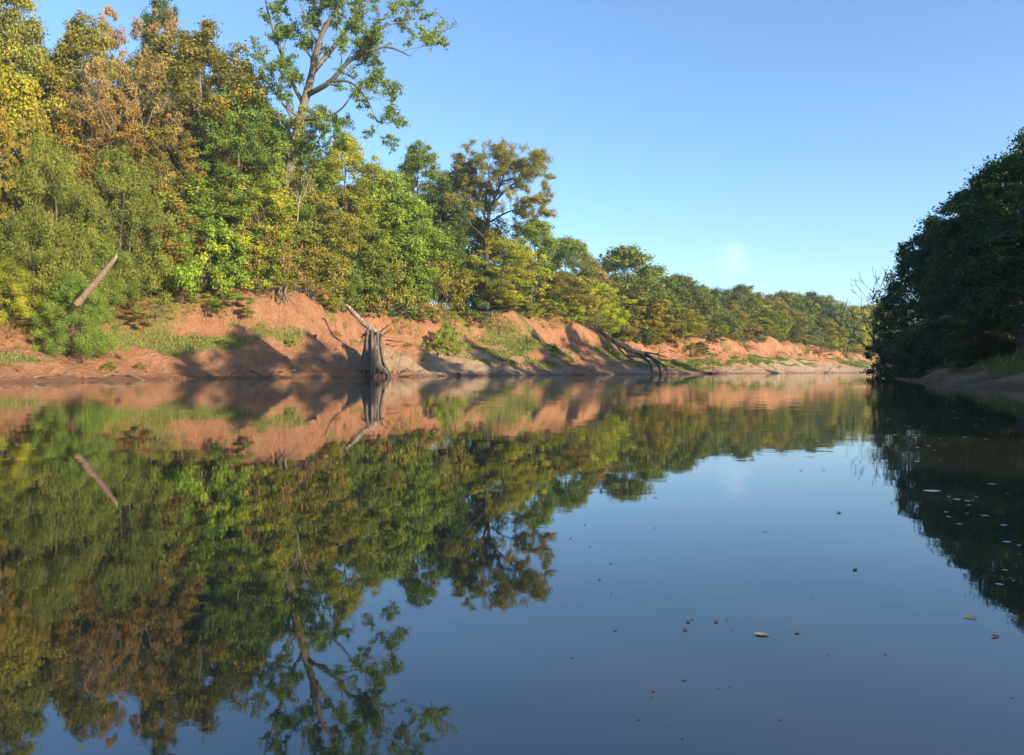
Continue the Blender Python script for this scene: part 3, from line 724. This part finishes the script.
for nm, px, lab, sd in (('brush_pile', 396, 'dark driftwood branches lying in the water right of the root stump', 3), ('driftwood', 822, 'dark driftwood snagged by the far bank near the right bank tip', 5), ('driftwood', 708, 'low dark driftwood at the distant waterline', 9), ('driftwood', 362, 'short grey sticks standing in water left of the root stump', 11)):
    b = wpt(px, 376, yw(px)-.3); mb = MB(); tips = []; rg = np.random.RandomState(sd)
    for k in range(5): grow(mb, rg, np.array([rg.uniform(-.6, .6), rg.uniform(-.4, .4), 0]), np.array([rg.uniform(.2, 1.4), rg.uniform(-.5, .3), rg.uniform(.0, .35)]), 1.5 if px != 362 else .5, .06, 2, tips, 3, .6, 0.0, .3, .015)
    tag(link(nm, mb.mesh(nm, B['dark']), None, (b[0], b[1], .02)), lab, 'driftwood')

# leaning log
a = wpt(76, 305, yw(80)+6.6); c = wpt(117, 256, yw(80)+4.6)
mb = MB(); P = spline([a-a, (c-a)*.5+[.10, 0, .04], c-a], 22)
mb.t(P, np.linspace(.25, .16, 22)*(1+.12*vnoise(np.arange(22)*.6, np.zeros(22)))*np.r_[np.ones(19), .9, .6, .25], 14, flute=.09)
mb.t(spline([P[20], P[21]+[.02, 0, .25]], 4), [.09, .07, .04, .02], 6); mb.t(spline([P[8], P[8]+[.25, -.2, .05], P[8]+[.4, -.3, .3]], 5), [.05, .04, .03, .02, .015], 5)
tag(link('leaning_log', mb.mesh('leaning_log', B['log']), None, tuple(a)), 'bare pale brown log leaning out of the willow bushes', 'log')

# fallen trunk
Yf = yw(648)+.6
def fallen():
    rng = np.random.RandomState(31); base = wpt(604, 336, ycrest(606)+.5); r = empty('fallen_tree', tuple(base))
    def q(px, py, dy=0): return wpt(px, py, Yf+dy)-base
    mb = MB(); mb.t(spline([q(596, 314, 11), q(600, 328, 9.5), q(612, 340, 7), q(628, 349, 4), q(645, 355, 2)], 18), np.linspace(.42, .40, 18), 12, flute=.1)
    link('trunk', mb.mesh('trunk', B['log']), r)
    for pts, r0 in ((([645, 354, 2], [653, 359, 1], [659, 367, .5], [661, 375, 0]), .34), (([628, 348, 4], [642, 356, 2], [650, 364, 1], [652, 375, 0]), .26), (([640, 352, 3], [655, 354, 2], [668, 358, 1]), .2), (([612, 338, 6], [622, 352, 4], [636, 362, 2]), .2), (([650, 356, 2], [664, 366, 1], [668, 374, 0]), .15)):
        mb = MB(); tips = []; P = spline([q(*p) for p in pts], 12); mb.t(P, np.linspace(r0, r0*.4, 12), 8)
        for k in range(3): j = rng.randint(5, 12); grow(mb, rng, P[j], np.array([rng.uniform(0, 1), -.3, rng.uniform(-.3, .6)]), 1.8, .06, 1, tips, 2, .5, 0, .3, .02)
        link('branch', mb.mesh('branch', B['dark']), r)
    tag(r, 'large dark fallen tree sliding down the bank into the water', 'fallen tree')
fallen()
# slender fallen pole near the saddle
mb = MB(); a = wpt(655, 347, ycrest(658)-1); c = wpt(678, 353, ycrest(670)-4); mb.t(spline([a-a, (c-a)*.5+[0, 0, .2], c-a], 8), np.linspace(.16, .10, 8), 8)
tag(link('fallen_branch', mb.mesh('fallen_branch', B['dark']), None, tuple(a)), 'thin dark branch lying on the low saddle right of the fallen tree', 'branch')

# exposed roots hanging from the scarp
def hang_roots(px, py, wpx, hpx, d, n, label, seed):
    rng = np.random.RandomState(seed); Y = ycrest(px)-.2; b = wpt(px, py, Y); b[2] = gz(b[0], b[1])+.1; mb = MB(); s = Y/FPX
    for k in range(n):
        x = rng.uniform(-.5, .5)*wpx*s; y = rng.uniform(-.8, .2)
        l = hpx*s*rng.uniform(.5, 1)
        P = spline([[x, y, .3], [x+rng.normal()*.15, y-.45, -l*.3], [x+rng.normal()*.3+.1, y-.6, -l*.7], [x+rng.normal()*.4+.1, y-.7, -l]], 8)
        mb.t(P, np.linspace(.07, .02, 8)*rng.uniform(.5, 1.4), 4)
    tag(link('hanging_roots', mb.mesh('hanging_roots', B['twig']), None, tuple(b)), label, 'roots')
hang_roots(276, 276, 26, 18, 8.6, 45, 'mat of brown roots hanging from the high red scarp', 1)
hang_roots(470, 309, 50, 13, 9.5, 50, 'curtain of dark roots under the undercut bank at mid photo', 2)
hang_roots(330, 300, 30, 9, 9, 20, 'thin roots dangling from the crest left of the stump', 3)
hang_roots(705, 337, 30, 7, 10.5, 18, 'short roots poking from the distant red cut', 4)

# ------------------------------------------------------------------ grass
GL = leafmat('grass_blade', (.16, .19, .04), (.24, .28, .06), (.38, .36, .14))
def grass(Xm, Ym, Zm, Gm, Vm, n, h, label, seed, th=.35, vmax=1.25, ymin=20):
    rng = np.random.RandomState(seed)
    wgt = np.where((Vm > .1) & (Vm < vmax) & (Ym > ymin), np.clip(Gm-th, 0, 1), 0)[:-1, :-1]
    area = np.abs(np.hypot(np.diff(Xm, axis=1)[:-1], np.diff(Ym, axis=1)[:-1])*np.hypot(np.diff(Xm, axis=0)[:, :-1], np.diff(Ym, axis=0)[:, :-1]))
    wgt = (wgt*area).ravel(); wgt /= wgt.sum()
    idx = rng.choice(len(wgt), n, p=wgt); a = idx//(Xm.shape[1]-1); b = idx % (Xm.shape[1]-1)
    u = rng.rand(n); v = rng.rand(n)
    def lerp(M): return (M[a, b]*(1-u)+M[a+1, b]*u)*(1-v)+(M[a, b+1]*(1-u)+M[a+1, b+1]*u)*v
    P = np.c_[lerp(Xm), lerp(Ym), lerp(Zm)-.02]
    hh = h*(.4+.9*rng.rand(n)); az = rng.rand(n)*6.28; wd = .035*(1+rng.rand(n))*np.maximum(1, P[:, 1]/70)
    side = np.c_[np.cos(az), np.sin(az), 0*az]*wd[:, None]; tip = np.c_[rng.normal(size=n)*.4*hh, rng.normal(size=n)*.4*hh, hh]
    V = np.stack([P-side, P+side, P+tip+side*.2, P+tip-side*.2], 1).reshape(-1, 3)
    me = mkmesh('grass', V, np.arange(n*4).reshape(-1, 4), GL, np.repeat(rng.rand(n), 4), False)
    tag(link('grass', me), label, 'grass', kind='stuff')
m1 = GR*(PXL > -80)*(PXL < 910)
grass(XL, YL, ZL, m1, VL, 90000, .24, 'short bright grass growing in patches on the red clay bank', 4)
grass(XR, YR, ZR, GRR, VR, 40000, .30, 'shaded grass on the slope of the right bank', 5, ymin=18, vmax=1.4)

# ------------------------------------------------------------------ clods and sticks on the bank toe
def clod(seed):
    n, mseg = 7, 9; V = []
    rg = np.random.RandomState(seed)
    for i in range(n):
        for j in range(mseg):
            t = i/(n-1)*math.pi; p = j/mseg*2*math.pi; r = 1+.5*float(vnoise(np.array(math.cos(p)*1.7+seed*3), np.array(math.sin(p)*1.7+t*1.3)))
            V.append([r*math.sin(t)*math.cos(p), .8*r*math.sin(t)*math.sin(p), .55*r*math.cos(t)])
    F = [[i*mseg+j, i*mseg+(j+1) % mseg, (i+1)*mseg+(j+1) % mseg, (i+1)*mseg+j] for i in range(n-1) for j in range(mseg)]
    me = mkmesh('clod', V, F, groundmat, smooth=False)
    for nm in ('grass', 'sand'): me.attributes.new(nm, 'FLOAT', 'POINT').data.foreach_set('value', np.full(len(V), .1, np.float32))
    return me
CL = [clod(i) for i in range(3)]
def stick(seed):
    rg = np.random.RandomState(seed); mb = MB(); grow(mb, rg, np.zeros(3), np.array([1, .2, .08]), 1.6, .05, 1, [], 2, .5, 0, .3, .02)
    return mb.mesh('stick', B['twig'])
SK = [stick(i) for i in range(3)]
rq = random.Random(17)
for i in range(110):
    px = rq.uniform(-20, 620); Y = yw(px)+rq.uniform(.15, 4.5)**1.0; X = (px-512)/FPX*Y; z = gz(X, Y)
    o = link('clay_clod', CL[i % 3], None, (X, Y, z)); sc_ = rq.uniform(.06, .22)*(1+Y/150); o.scale = (sc_*1.3, sc_, sc_); o.rotation_euler = (rq.random(), rq.random(), rq.random()*6)
    tag(o, 'small red clay clod lying on the lower bank slope', 'clod', 'clay clods on the lower bank slope')
for i in range(42):
    px = rq.uniform(-20, 880); Y = yw(px)+rq.uniform(.0, 2.2); X = (px-512)/FPX*Y; z = gz(X, Y)
    o = link('stick', SK[i % 3], None, (X, Y, z+.06)); sc_ = rq.uniform(.4, 1.1)*(1+Y/200); o.scale = (sc_,)*3; o.rotation_euler = (0, 0, rq.random()*6.3)
    tag(o, 'thin brown stick stranded along the waterline', 'stick', 'sticks stranded along the waterline')
# ------------------------------------------------------------------ floating leaves and foam
m, nt, out = newmat('dead_leaf'); p = N(nt, 'ShaderNodeBsdfPrincipled', Roughness=.6)
nt.links.new(mixc(nt, noise(nt, 40, 3), (.06, .04, .02), (.20, .13, .06)), p.inputs['Base Color']); nt.links.new(p.outputs[0], out.inputs[0]); MLF = m
m, nt, out = newmat('dry_leaf'); p = N(nt, 'ShaderNodeBsdfPrincipled', Roughness=.6)
nt.links.new(mixc(nt, noise(nt, 40, 3), (.30, .22, .12), (.46, .36, .22)), p.inputs['Base Color']); nt.links.new(p.outputs[0], out.inputs[0]); MDL = m
m, nt, out = newmat('foam'); p = N(nt, 'ShaderNodeBsdfPrincipled', Roughness=.5)
nt.links.new(mixc(nt, noise(nt, 25, 3), (.42, .43, .40), (.62, .63, .60)), p.inputs['Base Color']); nt.links.new(p.outputs[0], out.inputs[0]); MFM = m
def leafmesh(name, mat, curl, seed, l=1.0, wd=.45):
    rng = np.random.RandomState(seed); n = 9; V = []
    for i in range(n):
        t = i/(n-1); wv = wd*math.sin(math.pi*min(1, t*.96+.02))**.8*(1+.15*rng.normal())
        for j in (-1, -.5, 0, .5, 1):
            V.append([(t-.5)*l, j*wv*.5, .004+.45*curl*(j*j*.25*wv+(t-.5)**2*.8)+.006*rng.normal()])
    F = gridfaces(n, 5)
    return mkmesh(name, V, F, mat)
LM = [leafmesh('leaf_a', MLF, .5, 1), leafmesh('leaf_b', MLF, .9, 2, 1, .7), leafmesh('leaf_c', MDL, .6, 3, 1, .55)]
FM = leafmesh('foam', MFM, .05, 4, 1, .5)
def floatpx(me, px, py, size, name, label, cat, group=None, rz=None, tilt=0):
    Y = CAMH*FPX/(py-HZ); o = link(name, me, None, ((px-512)/FPX*Y, Y, .0015)); s = size*Y/FPX
    o.scale = (s, s, s); o.rotation_euler = (tilt, 0, random.random()*6.28 if rz is None else rz); tag(o, label, cat, group)
floatpx(LM[2], 970, 618, 13, 'floating_leaf', 'curled tan leaf floating near the right edge', 'leaf', rz=-.7, tilt=.5)
floatpx(LM[1], 995, 637, 10, 'floating_leaf', 'dark curled leaf floating below the tan leaf near the right edge', 'leaf', rz=.4, tilt=.3)
floatpx(LM[2], 762, 635, 15, 'floating_leaf', 'pale thin leaf floating in the middle of the open water', 'leaf', rz=-.2)
floatpx(LM[0], 684, 680, 7, 'floating_leaf', 'lone dark leaf floating below the dark cluster of three', 'leaf')
for q, (px, py) in enumerate([(716, 622), (688, 622), (685, 630)]): floatpx(LM[1], px, py, 6, 'floating_leaf', ['right', 'upper left', 'lower left'][q]+' leaf of the dark cluster of three on the open water', 'leaf')
floatpx(LM[0], 797, 633, 8, 'floating_leaf', 'dark leaf floating just right of the pale thin leaf', 'leaf')
floatpx(LM[0], 653, 691, 6, 'floating_leaf', 'small dark leaf lowest on the open water', 'leaf')
floatpx(LM[1], 839, 513, 7, 'floating_leaf', 'dark leaf floating left of the right bank reflection', 'leaf')
floatpx(LM[0], 855, 570, 9, 'floating_leaf', 'dark leaf floating midway between tan leaf and bank reflection', 'leaf')
floatpx(FM, 932, 491, 18, 'foam_patch', 'largest white foam patch in the dark reflection of the right bank', 'foam', rz=-.1)
rg = random.Random(9)
for i in range(60):
    px = rg.uniform(560, 1015); py = 440+(rg.random()**1.3)*300
    if px > 890 and py < 620: continue
    floatpx(LM[i % 2], px, py, rg.uniform(2, 4.5), 'floating_leaf', 'tiny dark leaf drifting on the open blue water', 'leaf', 'tiny leaves drifting on the open water')
for i in range(70):
    px = rg.uniform(885, 1022); py = rg.uniform(400, 585)
    if py > 400+(px-850)*1.35: continue
    floatpx(FM, px, py, rg.uniform(1.5, 6)*(1 if i%6 else 1.4), 'foam_fleck', 'tiny pale foam fleck in the dark reflection at the right', 'foam', 'foam flecks in the right bank reflection', rz=rg.uniform(-.3, .3))

# ------------------------------------------------------------------ light, sky, camera
EL = 16.5; travel = np.array([-.76, .65]); travel /= np.linalg.norm(travel)
az = math.atan2(-travel[0], -travel[1])        # compass style angle of the sun from +Y toward +X
sun = bpy.data.lights.new('sun', 'SUN'); sun.energy = 5.0; sun.angle = R(.6); sun.color = (1, .84, .62)
so = bpy.data.objects.new('sun', sun); col.objects.link(so)
from mathutils import Vector
dv = Vector((travel[0]*math.cos(R(EL)), travel[1]*math.cos(R(EL)), -math.sin(R(EL))))
so.rotation_euler = dv.to_track_quat('-Z', 'Y').to_euler(); so.location = (60, -60, 60)
wd = bpy.data.worlds.new('World'); scene.world = wd; wd.use_nodes = True
nt = wd.node_tree; nt.nodes.clear()
out = nt.nodes.new('ShaderNodeOutputWorld'); bg = nt.nodes.new('ShaderNodeBackground')
sk = nt.nodes.new('ShaderNodeTexSky'); sk.sky_type = 'NISHITA'; sk.sun_disc = False
sk.sun_elevation = R(EL); sk.sun_rotation = az; sk.air_density = 1.0; sk.dust_density = .35; sk.ozone_density = 2.4; sk.altitude = 100
tc = nt.nodes.new('ShaderNodeTexCoord')
cd = Vector(((720-512)/FPX, 1, (HZ-262)/FPX)).normalized()
dst = nt.nodes.new('ShaderNodeVectorMath'); dst.operation = 'DISTANCE'
mpn = nt.nodes.new('ShaderNodeVectorMath'); mpn.operation = 'MULTIPLY'; mpn.inputs[1].default_value = (1, 1, 1.2)
nt.links.new(tc.outputs['Generated'], mpn.inputs[0])
nt.links.new(mpn.outputs[0], dst.inputs[0]); dst.inputs[1].default_value = (cd.x, cd.y, cd.z*1.2)
cn = noise(nt, 22, 8, tc.outputs['Generated'], .6)
ma = nt.nodes.new('ShaderNodeMath'); ma.operation = 'MULTIPLY_ADD'; nt.links.new(cn, ma.inputs[0]); ma.inputs[1].default_value = .16; nt.links.new(dst.outputs['Value'], ma.inputs[2])
msk = ramp(nt, ma.outputs[0], [(.074, .12), (.106, 0.)])
c = mixc(nt, msk, mixc(nt, 1.0, sk.outputs[0], (.82, .97, 1.12), 'MULTIPLY'), (7.5, 7.8, 8.2))
nt.links.new(c, bg.inputs[0]); bg.inputs[1].default_value = .122
nt.links.new(bg.outputs[0], out.inputs[0])

cam = bpy.data.cameras.new('camera'); co = bpy.data.objects.new('camera', cam); col.objects.link(co)
cam.sensor_width = 36; cam.lens = 36*FPX/1024; cam.clip_end = 6000; cam.clip_start = .05
cam.shift_y = -(377.5-HZ)/1024
co.location = (0, 0, CAMH); co.rotation_euler = (R(90), 0, 0); scene.camera = co
HAZE = .0004
if HAZE:
    m, nt, out = newmat('haze_air'); vp = N(nt, 'ShaderNodeVolumePrincipled', Density=HAZE)
    vp.inputs['Color'].default_value = (.9, .94, 1, 1); vp.inputs['Anisotropy'].default_value = .2
    nt.links.new(vp.outputs[0], out.inputs['Volume'])
    x0, x1, y0, y1, z0, z1 = -3100, 3100, -3100, 3100, -3.2, 60
    x0, x1, y0, y1 = -450, 500, -150, 480
    V = [(x, y, z) for z in (z0, z1) for x, y in ((x0, y0), (x1, y0), (x1, y1), (x0, y1))]
    hz = link('haze', mkmesh('haze', V, [(3, 2, 1, 0), (4, 5, 6, 7), (0, 1, 5, 4), (1, 2, 6, 5), (2, 3, 7, 6), (3, 0, 4, 7)], m, smooth=False))
    tag(hz, 'thin pale morning haze in the air over the river', 'haze', kind='stuff')
scene.view_settings.view_transform = 'Standard'; scene.view_settings.look = 'None'
scene.view_settings.exposure = 1.2; scene.view_settings.gamma = 1
scene.cycles.max_bounces = 6; scene.cycles.diffuse_bounces = 3; scene.cycles.transmission_bounces = 3; scene.cycles.glossy_bounces = 2
